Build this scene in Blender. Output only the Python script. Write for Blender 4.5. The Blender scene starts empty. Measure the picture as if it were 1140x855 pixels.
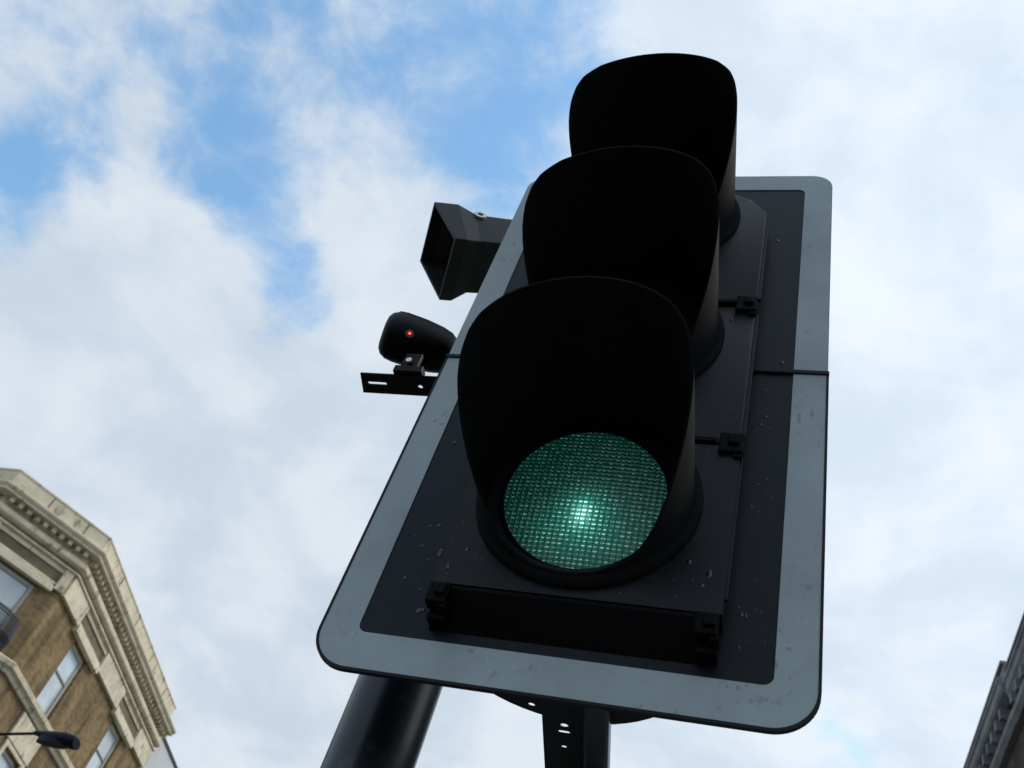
import bpy, bmesh, math, random
from mathutils import Vector, Matrix
from mathutils.geometry import delaunay_2d_cdt

random.seed(7)
S = bpy.context.scene
COL = S.collection
rad = math.radians

# ------------------------------------------------------------------ camera
FPX = 1100.03                                   # focal length in photograph pixels (1140 wide)
CAM = Vector((0.2459, -0.9191, 1.6478))
YAW, PITCH, ROLL = rad(-23.9766), rad(46.338), rad(20.9355)
FWD = Vector((math.sin(YAW)*math.cos(PITCH), math.cos(YAW)*math.cos(PITCH), math.sin(PITCH)))
_r = Vector((math.cos(YAW), -math.sin(YAW), 0)); _u = _r.cross(FWD)
RIGHT = math.cos(ROLL)*_r + math.sin(ROLL)*_u
UP = -math.sin(ROLL)*_r + math.cos(ROLL)*_u
cd = bpy.data.cameras.new('camera'); cam = bpy.data.objects.new('camera', cd); COL.objects.link(cam)
cd.sensor_width = 36.0; cd.lens = FPX*36/1140; cd.dof.use_dof = True; cd.dof.focus_distance = 1.35; cd.dof.aperture_fstop = 13.0; cd.clip_start = 0.02; cd.clip_end = 2000
M = Matrix.Identity(4)
for i in range(3):
    M[i][0], M[i][1], M[i][2], M[i][3] = RIGHT[i], UP[i], -FWD[i], CAM[i]
cam.matrix_world = M
S.camera = cam
S.render.resolution_x, S.render.resolution_y = 1024, 768

def ray(x, y):
    return (RIGHT*((x-570)/FPX) - UP*((y-427.5)/FPX) + FWD)
def on_z(x, y, z):
    d = ray(x, y); return CAM + d*((z-CAM.z)/d.z)
def on_y(x, y, Y):
    d = ray(x, y); return CAM + d*((Y-CAM.y)/d.y)

# ------------------------------------------------------------------ world and sun
SUN_EL, SUN_AZ = rad(48), rad(58)               # azimuth measured from +Y towards +X
w = bpy.data.worlds.new('World'); S.world = w; w.use_nodes = True
nt = w.node_tree; nt.nodes.clear()
def N(t, **k):
    n = nt.nodes.new(t)
    for a, b in k.items(): setattr(n, a, b)
    return n
def LK(a, b): nt.links.new(a, b)
def MATH(op, a, b=None, c=None, clamp=False):
    n = N('ShaderNodeMath', operation=op); n.use_clamp = clamp
    for i, v in enumerate((a, b, c)):
        if v is None: continue
        if isinstance(v, (int, float)): n.inputs[i].default_value = v
        else: LK(v, n.inputs[i])
    return n.outputs[0]
def VMATH(op, a, b=None):
    n = N('ShaderNodeVectorMath', operation=op)
    for i, v in enumerate((a, b)):
        if v is None: continue
        if isinstance(v, (tuple, list, Vector)): n.inputs[i].default_value = tuple(v)
        else: LK(v, n.inputs[i])
    return n
def SMOOTH(v, lo, hi, a=0.0, b=1.0):
    n = N('ShaderNodeMapRange', interpolation_type='SMOOTHSTEP')
    LK(v, n.inputs['Value']); n.inputs['From Min'].default_value = lo; n.inputs['From Max'].default_value = hi
    n.inputs['To Min'].default_value = a; n.inputs['To Max'].default_value = b
    return n.outputs[0]
out = N('ShaderNodeOutputWorld'); bg = N('ShaderNodeBackground'); bg.inputs['Strength'].default_value = 0.15
sky = N('ShaderNodeTexSky', sky_type='NISHITA', sun_disc=False)
sky.sun_elevation = SUN_EL; sky.sun_rotation = SUN_AZ; sky.altitude = 50
sky.air_density = 1.1; sky.dust_density = 0.5; sky.ozone_density = 1.0
tc = N('ShaderNodeTexCoord'); dirv = VMATH('NORMALIZE', tc.outputs['Generated']).outputs[0]
sep = N('ShaderNodeSeparateXYZ'); LK(dirv, sep.inputs[0])
den = MATH('MAXIMUM', MATH('ADD', sep.outputs['Z'], 0.25), 0.08)
cmb = N('ShaderNodeCombineXYZ')                 # position on a flat cloud layer
LK(MATH('DIVIDE', sep.outputs['X'], den), cmb.inputs[0]); LK(MATH('DIVIDE', sep.outputs['Y'], den), cmb.inputs[1])
def NOISE(scale, detail, rough, dist=0.0, off=(0, 0, 0)):
    n = N('ShaderNodeTexNoise'); n.inputs['Scale'].default_value = scale; n.inputs['Detail'].default_value = detail
    n.inputs['Roughness'].default_value = rough; n.inputs['Distortion'].default_value = dist
    LK(VMATH('ADD', cmb.outputs[0], off).outputs[0], n.inputs['Vector']); return n.outputs['Fac']
big = NOISE(1.9, 3, 0.5, 0.2, (3.1, 1.7, 0.4)); mid = NOISE(7.0, 8, 0.58, 0.2, (0.3, 7.7, 2.0)); fine = NOISE(15, 9, 0.62, 0.35, (4, 4, 1))
dens = MATH('ADD', MATH('MULTIPLY', big, 0.6), MATH('ADD', MATH('MULTIPLY', mid, 1.25), MATH('MULTIPLY', fine, 1.05)))
# gaps (negative) and banks (positive) of cloud: photograph pixel -> fixed direction in the sky, radius in degrees
for px, py, r_, amt in ((225, 100, 5.5, -.28), (255, 180, 4.5, -.34), (290, 250, 4.0, -.34), (318, 325, 3.2, -.30), (395, 60, 7.0, -.12),
                        (470, 120, 6, -.17), (560, 40, 6, -.13), (600, 110, 6, -.15), (55, 150, 3.5, -.28), (65, 190, 3.6, -.30), (20, 220, 3.0, -.20), (520, 190, 4, -.18),
                        (360, 20, 5, -.16), (640, 40, 4, -.12), (210, 20, 4, -.14),
                        (100, 70, 6.5, .16), (120, 260, 6, .20), (390, 200, 5, .14), (345, 110, 4, .10),
                        (300, 480, 14, .35), (80, 430, 10, .3), (980, 200, 11, .40), (1000, 600, 15, .4), (800, 30, 6, .22), (480, 640, 14, .35), (160, 330, 6, .2), (540, 830, 7, .3), (330, 840, 7, .3), (740, 840, 7, .3), (330, 30, 3.5, .12), (420, 30, 3, .1), (520, 130, 2.5, .1)):
    d = ray(px, py).normalized()
    dot = VMATH('DOT_PRODUCT', dirv, d).outputs['Value']
    dens = MATH('ADD', dens, SMOOTH(dot, math.cos(rad(r_*1.25)), 1.0, 0.0, amt*(0.82 if amt < 0 else 0.85)))
cov = SMOOTH(dens, 0.92, 1.66, 0.05, 1.0)
shade = NOISE(5.0, 7, 0.56, 0.3, (9, 2, 5))
ccol = N('ShaderNodeMix', data_type='RGBA')
LK(SMOOTH(shade, 0.36, 0.66), ccol.inputs['Factor'])
ccol.inputs['A'].default_value = (2.42, 2.80, 3.25, 1); ccol.inputs['B'].default_value = (3.05, 3.32, 3.62, 1)
# cloud nearer the hidden sun is brighter
sund = Vector((math.sin(SUN_AZ)*math.cos(SUN_EL), math.cos(SUN_AZ)*math.cos(SUN_EL), math.sin(SUN_EL)))
sdot = VMATH('DOT_PRODUCT', dirv, sund).outputs['Value']
glow = SMOOTH(sdot, 0.35, 1.0, 0.93, 1.14)
csc = N('ShaderNodeVectorMath', operation='SCALE'); LK(ccol.outputs['Result'], csc.inputs[0]); LK(glow, csc.inputs['Scale'])
mixs = N('ShaderNodeMix', data_type='RGBA')
LK(cov, mixs.inputs['Factor']); tint = VMATH('MULTIPLY', sky.outputs[0], (0.80, 1.06, 1.05)); LK(tint.outputs[0], mixs.inputs['A']); LK(csc.outputs[0], mixs.inputs['B'])
LK(mixs.outputs['Result'], bg.inputs['Color']); LK(bg.outputs[0], out.inputs['Surface'])

sl = bpy.data.lights.new('sun', 'SUN'); sl.energy = 1.0; sl.angle = rad(16); sl.color = (1.0, 0.95, 0.88)
so = bpy.data.objects.new('sun', sl); COL.objects.link(so)
so.rotation_euler = (-sund).to_track_quat('-Z', 'Y').to_euler(); so.location = (0, 0, 40)

vs = S.view_settings
vs.view_transform = 'Standard'; vs.look = 'None'; vs.exposure = 0.8; vs.gamma = 1.0; vs.use_curve_mapping = False

# ------------------------------------------------------------------ materials
def mat(name, col, rough=0.5, spec=0.5, metal=0.0, var=0.0, vscale=8.0, bump=0.0, bscale=60.0, rvar=0.0, coat=0.0, detail=5, col2=None, stretch=(1, 1, 1)):
    m = bpy.data.materials.new(name); m.use_nodes = True
    t = m.node_tree; p = t.nodes['Principled BSDF']
    p.inputs['Base Color'].default_value = (*col, 1); p.inputs['Roughness'].default_value = rough
    p.inputs['Specular IOR Level'].default_value = spec; p.inputs['Metallic'].default_value = metal
    p.inputs['Coat Weight'].default_value = coat
    c = t.nodes.new('ShaderNodeTexCoord'); mp = t.nodes.new('ShaderNodeMapping'); mp.inputs['Scale'].default_value = stretch
    t.links.new(c.outputs['Object'], mp.inputs[0])
    if var or col2:
        n = t.nodes.new('ShaderNodeTexNoise'); n.inputs['Scale'].default_value = vscale; n.inputs['Detail'].default_value = detail
        n.inputs['Roughness'].default_value = 0.62
        t.links.new(mp.outputs[0], n.inputs['Vector'])
        r = t.nodes.new('ShaderNodeValToRGB'); r.color_ramp.elements[0].position = 0.3; r.color_ramp.elements[1].position = 0.72
        a = col2 if col2 else tuple(v*(1-var) for v in col)
        b = col if col2 else tuple(min(1, v*(1+var)) for v in col)
        r.color_ramp.elements[0].color = (*a, 1); r.color_ramp.elements[1].color = (*b, 1)
        t.links.new(n.outputs['Fac'], r.inputs[0]); t.links.new(r.outputs[0], p.inputs['Base Color'])
        if rvar:
            mr = t.nodes.new('ShaderNodeMapRange'); mr.inputs['To Min'].default_value = max(0, rough-rvar); mr.inputs['To Max'].default_value = rough+rvar
            t.links.new(n.outputs['Fac'], mr.inputs['Value']); t.links.new(mr.outputs[0], p.inputs['Roughness'])
    if bump:
        n2 = t.nodes.new('ShaderNodeTexNoise'); n2.inputs['Scale'].default_value = bscale; n2.inputs['Detail'].default_value = 3
        t.links.new(mp.outputs[0], n2.inputs['Vector'])
        b = t.nodes.new('ShaderNodeBump'); b.inputs['Strength'].default_value = bump; b.inputs['Distance'].default_value = 0.01
        t.links.new(n2.outputs['Fac'], b.inputs['Height']); t.links.new(b.outputs[0], p.inputs['Normal'])
    return m

MT = {}
MT['panel'] = mat('board_dark_panel', (0.005, 0.0075, 0.012), 0.42, 0.17, var=0.3, vscale=9, bump=0.03, bscale=25, rvar=0.08)
MT['border'] = mat('board_white_border', (0.275, 0.32, 0.335), 0.5, 0.3, var=0.15, vscale=10, bump=0.02, bscale=60, rvar=0.06, detail=10)
MT['rubber'] = mat('black_rubber_trim', (0.004, 0.004, 0.005), 0.6, 0.25)
MT['door'] = mat('signal_door_polycarbonate', (0.006, 0.0065, 0.009), 0.42, 0.2, var=0.4, vscale=7, bump=0.06, bscale=9, rvar=0.1)
MT['housing'] = mat('signal_housing_plastic', (0.005, 0.005, 0.006), 0.45, 0.3, var=0.2, vscale=10)
MT['hood'] = mat('hood_black_plastic', (0.006, 0.0062, 0.0065), 0.75, 0.04, var=0.3, vscale=12, bump=0.03, bscale=40)
MT['latch'] = mat('latch_black', (0.002, 0.002, 0.0025), 0.5, 0.06)
MT['pole'] = mat('pole_black_paint', (0.006, 0.009, 0.013), 0.3, 0.4, var=0.3, vscale=5, bump=0.02, bscale=18, rvar=0.08, stretch=(1, 1, .15))
MT['steel'] = mat('bracket_dark_steel', (0.004, 0.004, 0.005), 0.45, 0.15, var=0.4, vscale=20)
MT['zinc'] = mat('zinc_bolt', (0.6, 0.6, 0.58), 0.35, 0.5, metal=0.9)
MT['grey'] = mat('detector_grey_plastic', (0.012, 0.012, 0.0115), 0.55, 0.25, var=0.3, vscale=20)
MT['shell'] = mat('sensor_shell_lit_edge', (0.10, 0.10, 0.105), 0.45, 0.4, var=0.2, vscale=25)  # lighter grey, with the sensor's lit edge put into the colour
MT['black'] = mat('detector_black_plastic', (0.002, 0.002, 0.0025), 0.5, 0.08)
MT['water'] = mat('rain_drop_water', (0.008, 0.009, 0.011), 0.05, 0.5)
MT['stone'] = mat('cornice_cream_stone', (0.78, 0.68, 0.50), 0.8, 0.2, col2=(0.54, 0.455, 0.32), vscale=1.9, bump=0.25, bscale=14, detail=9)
MT['stone_dark'] = mat('cornice_dark_stone', (0.24, 0.195, 0.125), 0.85, 0.2, col2=(0.11, 0.085, 0.052), vscale=1.6, bump=0.2, bscale=14, detail=8)  # darker brown stone for the sunk panels and parapet joints
MT['frame'] = mat('window_cream_paint', (0.55, 0.52, 0.44), 0.5, 0.4, var=0.1, vscale=3)
MT['sash'] = mat('window_sash_paint', (0.32, 0.32, 0.31), 0.5, 0.4, var=0.1, vscale=3)
MT['pane'] = mat('window_pane_sky_curtain', (0.56, 0.59, 0.59), 0.06, 0.9, var=0.2, vscale=1.2)  # pale base colour paints in reflected sky, with a net curtain behind
MT['iron'] = mat('balcony_iron', (0.012, 0.013, 0.015), 0.5, 0.4)
MT['lead'] = mat('coping_lead', (0.05, 0.05, 0.052), 0.6, 0.3)
MT['render'] = mat('white_render', (0.55, 0.56, 0.54), 0.8, 0.2, var=0.12, vscale=0.8, bump=0.1)
MT['slate'] = mat('roof_felt', (0.10, 0.10, 0.105), 0.8, 0.2, var=0.2, vscale=2)
MT['greystone'] = mat('grey_stone_cornice', (0.26, 0.26, 0.265), 0.8, 0.2, col2=(0.13, 0.13, 0.132), vscale=1.5, bump=0.2, bscale=10, detail=8)
MT['asphalt'] = mat('asphalt', (0.05, 0.05, 0.052), 0.85, 0.3, var=0.3, vscale=30, bump=0.4, bscale=200)
MT['paving'] = mat('paving', (0.22, 0.21, 0.20), 0.8, 0.3, var=0.2, vscale=2.5, bump=0.15, bscale=60)
MT['kerb'] = mat('kerb_granite', (0.26, 0.26, 0.26), 0.75, 0.3, var=0.25, vscale=20)
MT['ground'] = mat('ground', (0.12, 0.115, 0.10), 0.9, 0.2, var=0.2, vscale=0.4)
MT['paint'] = mat('road_paint', (0.72, 0.72, 0.68), 0.6, 0.3, var=0.15, vscale=9)
MT['yellow'] = mat('road_yellow_paint', (0.65, 0.45, 0.06), 0.6, 0.3, var=0.15, vscale=9)
MT['lampgrey'] = mat('street_lamp_dark_paint', (0.005, 0.005, 0.009), 0.5, 0.15, var=0.2, vscale=6)
MT['redlens'] = mat('unlit_red_lens', (0.006, 0.0015, 0.001), 0.6, 0.05)
MT['amberlens'] = mat('unlit_amber_lens', (0.006, 0.003, 0.001), 0.6, 0.05)

def scuffs(m, scale, lo, hi, col, mscale=3.0, mlo=.45, mhi=.62, stretch=(1, 1, 1)):
    """sparse worn specks and scratches over a material's own colour"""
    t = m.node_tree; p = t.nodes['Principled BSDF']
    c = t.nodes.new('ShaderNodeTexCoord'); mp = t.nodes.new('ShaderNodeMapping'); mp.inputs['Scale'].default_value = stretch
    t.links.new(c.outputs['Object'], mp.inputs[0])
    def ns(sc, a, b, vec):
        n = t.nodes.new('ShaderNodeTexNoise'); n.inputs['Scale'].default_value = sc; n.inputs['Detail'].default_value = 6
        t.links.new(vec, n.inputs['Vector'])
        r = t.nodes.new('ShaderNodeMapRange'); r.interpolation_type = 'SMOOTHSTEP'; r.inputs['From Min'].default_value = a; r.inputs['From Max'].default_value = b
        t.links.new(n.outputs['Fac'], r.inputs['Value']); return r.outputs[0]
    x = t.nodes.new('ShaderNodeMath'); x.operation = 'MULTIPLY'
    t.links.new(ns(scale, lo, hi, mp.outputs[0]), x.inputs[0]); t.links.new(ns(mscale, mlo, mhi, c.outputs['Object']), x.inputs[1])
    mx = t.nodes.new('ShaderNodeMix'); mx.data_type = 'RGBA'; t.links.new(x.outputs[0], mx.inputs['Factor'])
    src = p.inputs['Base Color'].links[0].from_socket
    t.links.new(src, mx.inputs['A']); mx.inputs['B'].default_value = (*col, 1); t.links.new(mx.outputs['Result'], p.inputs['Base Color'])
scuffs(MT['border'], 120, .58, .66, (0.19, 0.215, 0.22), 7, .5, .62, (1, 1, .6))
scuffs(MT['border'], 14, .45, .8, (0.225, 0.262, 0.272), 3, .35, .65, (1, 1, .12))
scuffs(MT['door'], 70, .54, .75, (0.022, 0.022, 0.024), 9, .40, .7)
scuffs(MT['panel'], 80, .55, .75, (0.016, 0.018, 0.022), 8, .4, .7)
scuffs(MT['hood'], 50, .6, .72, (0.012, 0.012, 0.012), 8, .45, .6)
scuffs(MT['pole'], 40, .58, .66, (0.03, 0.03, 0.032), 6, .45, .6)
scuffs(MT['stone'], 6, .5, .7, (0.22, 0.18, 0.115), 1.3, .42, .62, (1, 1, .4))

def brick_mat(name, c1, c2, mortar, stain):
    m = bpy.data.materials.new(name); m.use_nodes = True; t = m.node_tree; p = t.nodes['Principled BSDF']
    p.inputs['Roughness'].default_value = 0.9; p.inputs['Specular IOR Level'].default_value = 0.15
    u = t.nodes.new('ShaderNodeUVMap')
    b = t.nodes.new('ShaderNodeTexBrick'); b.inputs['Scale'].default_value = 1.0
    b.inputs['Brick Width'].default_value = 0.225; b.inputs['Row Height'].default_value = 0.075; b.inputs['Mortar Size'].default_value = 0.008
    b.inputs['Color1'].default_value = (*c1, 1); b.inputs['Color2'].default_value = (*c2, 1); b.inputs['Mortar'].default_value = (*mortar, 1)
    t.links.new(u.outputs[0], b.inputs['Vector'])
    mp = t.nodes.new('ShaderNodeMapping'); mp.inputs['Scale'].default_value = (1.5, 0.35, 1); t.links.new(u.outputs[0], mp.inputs[0])
    n = t.nodes.new('ShaderNodeTexNoise'); n.inputs['Scale'].default_value = 1.4; n.inputs['Detail'].default_value = 6
    t.links.new(mp.outputs[0], n.inputs['Vector'])
    r = t.nodes.new('ShaderNodeValToRGB'); r.color_ramp.elements[0].position = 0.35; r.color_ramp.elements[1].position = 0.62
    r.color_ramp.elements[0].color = (*stain, 1); r.color_ramp.elements[1].color = (1, 1, 1, 1)
    t.links.new(n.outputs['Fac'], r.inputs[0])
    x = t.nodes.new('ShaderNodeMix'); x.data_type = 'RGBA'; x.blend_type = 'MULTIPLY'; x.inputs['Factor'].default_value = 1
    t.links.new(b.outputs['Color'], x.inputs['A']); t.links.new(r.outputs[0], x.inputs['B']); t.links.new(x.outputs['Result'], p.inputs['Base Color'])
    return m
MT['brick'] = brick_mat('yellow_stock_brick', (0.345, 0.22, 0.092), (0.21, 0.125, 0.058), (0.23, 0.20, 0.14), (0.5, 0.5, 0.53))
MT['greybrick'] = brick_mat('dark_brick', (0.10, 0.075, 0.05), (0.07, 0.05, 0.035), (0.06, 0.055, 0.05), (0.55, 0.55, 0.55))  # dark brown brick of the right-hand terraces

def lens_mat():
    m = bpy.data.materials.new('lit_green_lens'); m.use_nodes = True; t = m.node_tree; p = t.nodes['Principled BSDF']
    p.inputs['Base Color'].default_value = (0.0, 0.03, 0.02, 1); p.inputs['Roughness'].default_value = 0.15; p.inputs['Specular IOR Level'].default_value = 0.45
    def mth(op, a, b=None, cl=False):
        n = t.nodes.new('ShaderNodeMath'); n.operation = op; n.use_clamp = cl
        for i, v in enumerate((a, b)):
            if v is None: continue
            if isinstance(v, (int, float)): n.inputs[i].default_value = v
            else: t.links.new(v, n.inputs[i])
        return n.outputs[0]
    c = t.nodes.new('ShaderNodeTexCoord'); s = t.nodes.new('ShaderNodeSeparateXYZ'); t.links.new(c.outputs['Object'], s.inputs[0])
    X, Z = s.outputs['X'], s.outputs['Z']
    def blob(cx, cz, rx, rz):
        a = mth('DIVIDE', mth('SUBTRACT', X, cx), rx); b = mth('DIVIDE', mth('SUBTRACT', Z, cz), rz)
        return mth('EXPONENT', mth('MULTIPLY', mth('ADD', mth('MULTIPLY', a, a), mth('MULTIPLY', b, b)), -1.0))
    # prism cells: dark joints between them
    def cell(v, size):
        f = mth('ABSOLUTE', mth('SUBTRACT', mth('FRACT', mth('ADD', mth('DIVIDE', v, size), 50.0)), 0.5))
        n = t.nodes.new('ShaderNodeMapRange'); n.interpolation_type = 'SMOOTHSTEP'; t.links.new(f, n.inputs['Value'])
        n.inputs['From Min'].default_value = 0.18; n.inputs['From Max'].default_value = 0.48; n.inputs['To Min'].default_value = 1.0; n.inputs['To Max'].default_value = 0.18
        return n.outputs[0]
    CXs, CZs = 0.0072, 0.0060
    grid = mth('MULTIPLY', cell(X, CXs), cell(Z, CZs))
    def band(v, size, lo, hi):                   # a thin stripe through the middle of every cell
        f = mth('ABSOLUTE', mth('SUBTRACT', mth('FRACT', mth('ADD', mth('DIVIDE', v, size), 50.0)), 0.5))
        n = t.nodes.new('ShaderNodeMapRange'); n.interpolation_type = 'SMOOTHSTEP'; t.links.new(f, n.inputs['Value'])
        n.inputs['From Min'].default_value = lo; n.inputs['From Max'].default_value = hi; n.inputs['To Min'].default_value = 1.0; n.inputs['To Max'].default_value = 0.0
        return n.outputs[0]
    dash = mth('MULTIPLY', band(X, CXs, .26, .42), band(Z, CZs, .07, .2))
    q = t.nodes.new('ShaderNodeVectorMath'); q.operation = 'SNAP'; t.links.new(c.outputs['Object'], q.inputs[0]); q.inputs[1].default_value = (0.0024, 1.0, 0.0060)
    wn = t.nodes.new('ShaderNodeTexWhiteNoise'); wn.noise_dimensions = '3D'; t.links.new(q.outputs[0], wn.inputs['Vector'])
    rnd = mth('MULTIPLY', wn.outputs['Value'], wn.outputs['Value'])
    lum = mth('ADD', 0.044, mth('ADD', mth('MULTIPLY', blob(0.006, -0.050, 0.060, 0.042), 0.20), mth('ADD', mth('MULTIPLY', blob(0.004, -0.024, 0.026, 0.030), 0.30), mth('MULTIPLY', blob(0.002, -0.026, 0.010, 0.016), 0.75))))
    e1 = mth('MULTIPLY', lum, mth('ADD', 0.30, mth('MULTIPLY', grid, 0.75)))
    e2 = mth('MULTIPLY', mth('MULTIPLY', mth('ADD', lum, 0.006), dash), mth('MULTIPLY', rnd, 2.9))
    col = t.nodes.new('ShaderNodeMix'); col.data_type = 'RGBA'
    col.inputs['A'].default_value = (0.0, 0.44, 0.28, 1); col.inputs['B'].default_value = (0.42, 0.9, 0.78, 1)
    t.links.new(mth('ADD', mth('DIVIDE', e2, mth('ADD', mth('ADD', e1, e2), 0.0001)), mth('MULTIPLY', blob(0.001, -0.028, 0.014, 0.018), 0.45), True), col.inputs['Factor'])
    t.links.new(col.outputs['Result'], p.inputs['Emission Color'])
    t.links.new(mth('MULTIPLY', mth('ADD', e1, e2), 0.58), p.inputs['Emission Strength'])
    return m
MT['greenlens'] = lens_mat()
def emis(name, col, st):
    m = mat(name, col, 0.3); p = m.node_tree.nodes['Principled BSDF']
    p.inputs['Emission Color'].default_value = (*col, 1); p.inputs['Emission Strength'].default_value = st; return m
MT['led'] = emis('red_led', (1.0, 0.07, 0.03), 1.6)
MT['ledhalo'] = emis('red_led_halo', (0.02, 0.001, 0.0007), 0.35)  # faintly glowing disc, paints the halo of light round the LED

# ------------------------------------------------------------------ mesh helpers
class MB:
    def __init__(self): self.v = []; self.f = []; self.uv = {}
    def add(self, vs, fs):
        o = len(self.v); self.v += [tuple(x) for x in vs]; self.f += [tuple(i+o for i in f) for f in fs]
    def box(self, c, s, R=None):
        vs = []
        for dx in (-.5, .5):
            for dy in (-.5, .5):
                for dz in (-.5, .5):
                    p = Vector((dx*s[0], dy*s[1], dz*s[2]))
                    if R: p = R @ p
                    vs.append(p + Vector(c))
        self.add(vs, BOXF)
    def bbox(self, x0, x1, y0, y1, z0, z1): self.box(((x0+x1)/2, (y0+y1)/2, (z0+z1)/2), (x1-x0, y1-y0, z1-z0))
    def hexa(self, p): self.add(p, BOXF)
    def loft(self, rings, cap=True, closed=True):
        n = len(rings[0]); o = len(self.v)
        for r in rings: self.v += [tuple(x) for x in r]
        for i in range(len(rings)-1):
            for j in range(n if closed else n-1):
                a = o+i*n+j; b = o+i*n+(j+1) % n; self.f.append((a, b, b+n, a+n))
        if cap:
            self.f.append(tuple(o+j for j in range(n))[::-1]); self.f.append(tuple(o+(len(rings)-1)*n+j for j in range(n)))
    def tube(self, pts, r, n=10):
        pts = [Vector(p) for p in pts]; rs = r if isinstance(r, (list, tuple)) else [r]*len(pts)
        rings = []; ref = None
        for i, p in enumerate(pts):
            d = (pts[min(i+1, len(pts)-1)]-pts[max(i-1, 0)]).normalized()
            if ref is None: ref = Vector((0, 0, 1)) if abs(d.z) < .9 else Vector((1, 0, 0))
            a = d.cross(ref).normalized(); b = d.cross(a); ref = -b if False else ref
            rings.append([p + (a*math.cos(2*math.pi*k/n) + b*math.sin(2*math.pi*k/n))*rs[i] for k in range(n)])
        self.loft(rings)
    def lathe_y(self, prof, cx, cz, n=64, cap=False):      # prof: (radius, y)
        self.loft([[(cx+r*math.sin(2*math.pi*k/n), y, cz+r*math.cos(2*math.pi*k/n)) for k in range(n)] for r, y in prof], cap=cap)
    def lathe_z(self, prof, cx, cy, n=40, cap=True):       # prof: (radius, z)
        self.loft([[(cx+r*math.cos(2*math.pi*k/n), cy+r*math.sin(2*math.pi*k/n), z) for k in range(n)] for r, z in prof], cap=cap)
    def build(self, name, m, parent=None, smooth=None, bevel=0, seg=2, origin=None):
        me = bpy.data.meshes.new(name)
        o0 = Vector(origin) if origin else Vector((0, 0, 0))
        me.from_pydata([tuple(Vector(v)-o0) for v in self.v], [], self.f)
        bm = bmesh.new(); bm.from_mesh(me)
        bmesh.ops.remove_doubles(bm, verts=bm.verts, dist=1e-6)
        bmesh.ops.recalc_face_normals(bm, faces=bm.faces)
        if bevel:
            es = [e for e in bm.edges if len(e.link_faces) == 2 and e.calc_face_angle(0) > rad(25)]
            bmesh.ops.bevel(bm, geom=es, offset=bevel, segments=seg, affect='EDGES', profile=0.6, clamp_overlap=True)
        if smooth is not None:
            for f in bm.faces: f.smooth = True
            for e in bm.edges:
                if len(e.link_faces) == 2 and e.calc_face_angle(0) > rad(smooth): e.smooth = False
        bm.to_mesh(me); bm.free()
        return link(name, me, m, parent, o0)
BOXF = [(0, 1, 3, 2), (4, 6, 7, 5), (0, 4, 5, 1), (2, 3, 7, 6), (0, 2, 6, 4), (1, 5, 7, 3)]
def link(name, me, m, parent, o0=Vector((0, 0, 0))):
    o = bpy.data.objects.new(name, me); COL.objects.link(o)
    if m and not me.materials: me.materials.append(MT[m])
    if parent:
        o.parent = parent; pw = parent.location.copy(); q = parent.parent
        while q: pw += q.location; q = q.parent
        o.location = Vector(o0) - pw
    else: o.location = o0
    return o
def thing(name, label, cat, loc=(0, 0, 0), group=None):
    o = bpy.data.objects.new(name, None); COL.objects.link(o); o.location = loc; o.empty_display_size = 0.2
    o['label'] = label; o['category'] = cat
    if group: o['group'] = group
    return o
def structure(o): o['kind'] = 'structure'; return o

def plate_mesh(outline, holes, fn, t, name, m, parent, bevel=0):
    """flat plate with real through-holes; outline/holes are 2-D loops, fn(u, v, w) maps to 3-D with w through the thickness"""
    pts = []; edges = []
    for lp in [outline]+holes:
        o = len(pts); pts += [Vector(p) for p in lp]; edges += [(o+i, o+(i+1) % len(lp)) for i in range(len(lp))]
    vo, eo, fo, *_ = delaunay_2d_cdt(pts, edges, [], 0, 1e-7)
    def inside(p, lp):
        c = False; j = len(lp)-1
        for i in range(len(lp)):
            a, b = lp[i], lp[j]
            if (a[1] > p[1]) != (b[1] > p[1]) and p[0] < (b[0]-a[0])*(p[1]-a[1])/(b[1]-a[1])+a[0]: c = not c
            j = i
        return c
    tris = []
    for f in fo:
        c = sum((vo[i] for i in f), Vector((0, 0)))/len(f)
        if inside(c, outline) and not any(inside(c, h) for h in holes): tris.append(tuple(f))
    mb = MB(); n = len(vo)
    mb.v = [tuple(fn(p[0], p[1], 0)) for p in vo]+[tuple(fn(p[0], p[1], t)) for p in vo]
    cnt = {}
    for f in tris:
        mb.f.append(f); mb.f.append(tuple(i+n for i in reversed(f)))
        for i in range(len(f)):
            e = (f[i], f[(i+1) % len(f)])
            cnt[e] = 1
    for (a, b) in list(cnt):
        if (b, a) not in cnt: mb.f.append((b, a, a+n, b+n))
    return mb.build(name, m, parent)
def circ(cx, cy, r, n=14): return [(cx+r*math.cos(2*math.pi*k/n), cy+r*math.sin(2*math.pi*k/n)) for k in range(n)]
def slot(x0, x1, y, r, n=7):
    return [(x1+r*math.sin(math.pi*k/n), y-r*math.cos(math.pi*k/n)) for k in range(n+1)] + [(x0-r*math.sin(math.pi*k/n), y+r*math.cos(math.pi*k/n)) for k in range(n+1)]

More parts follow.
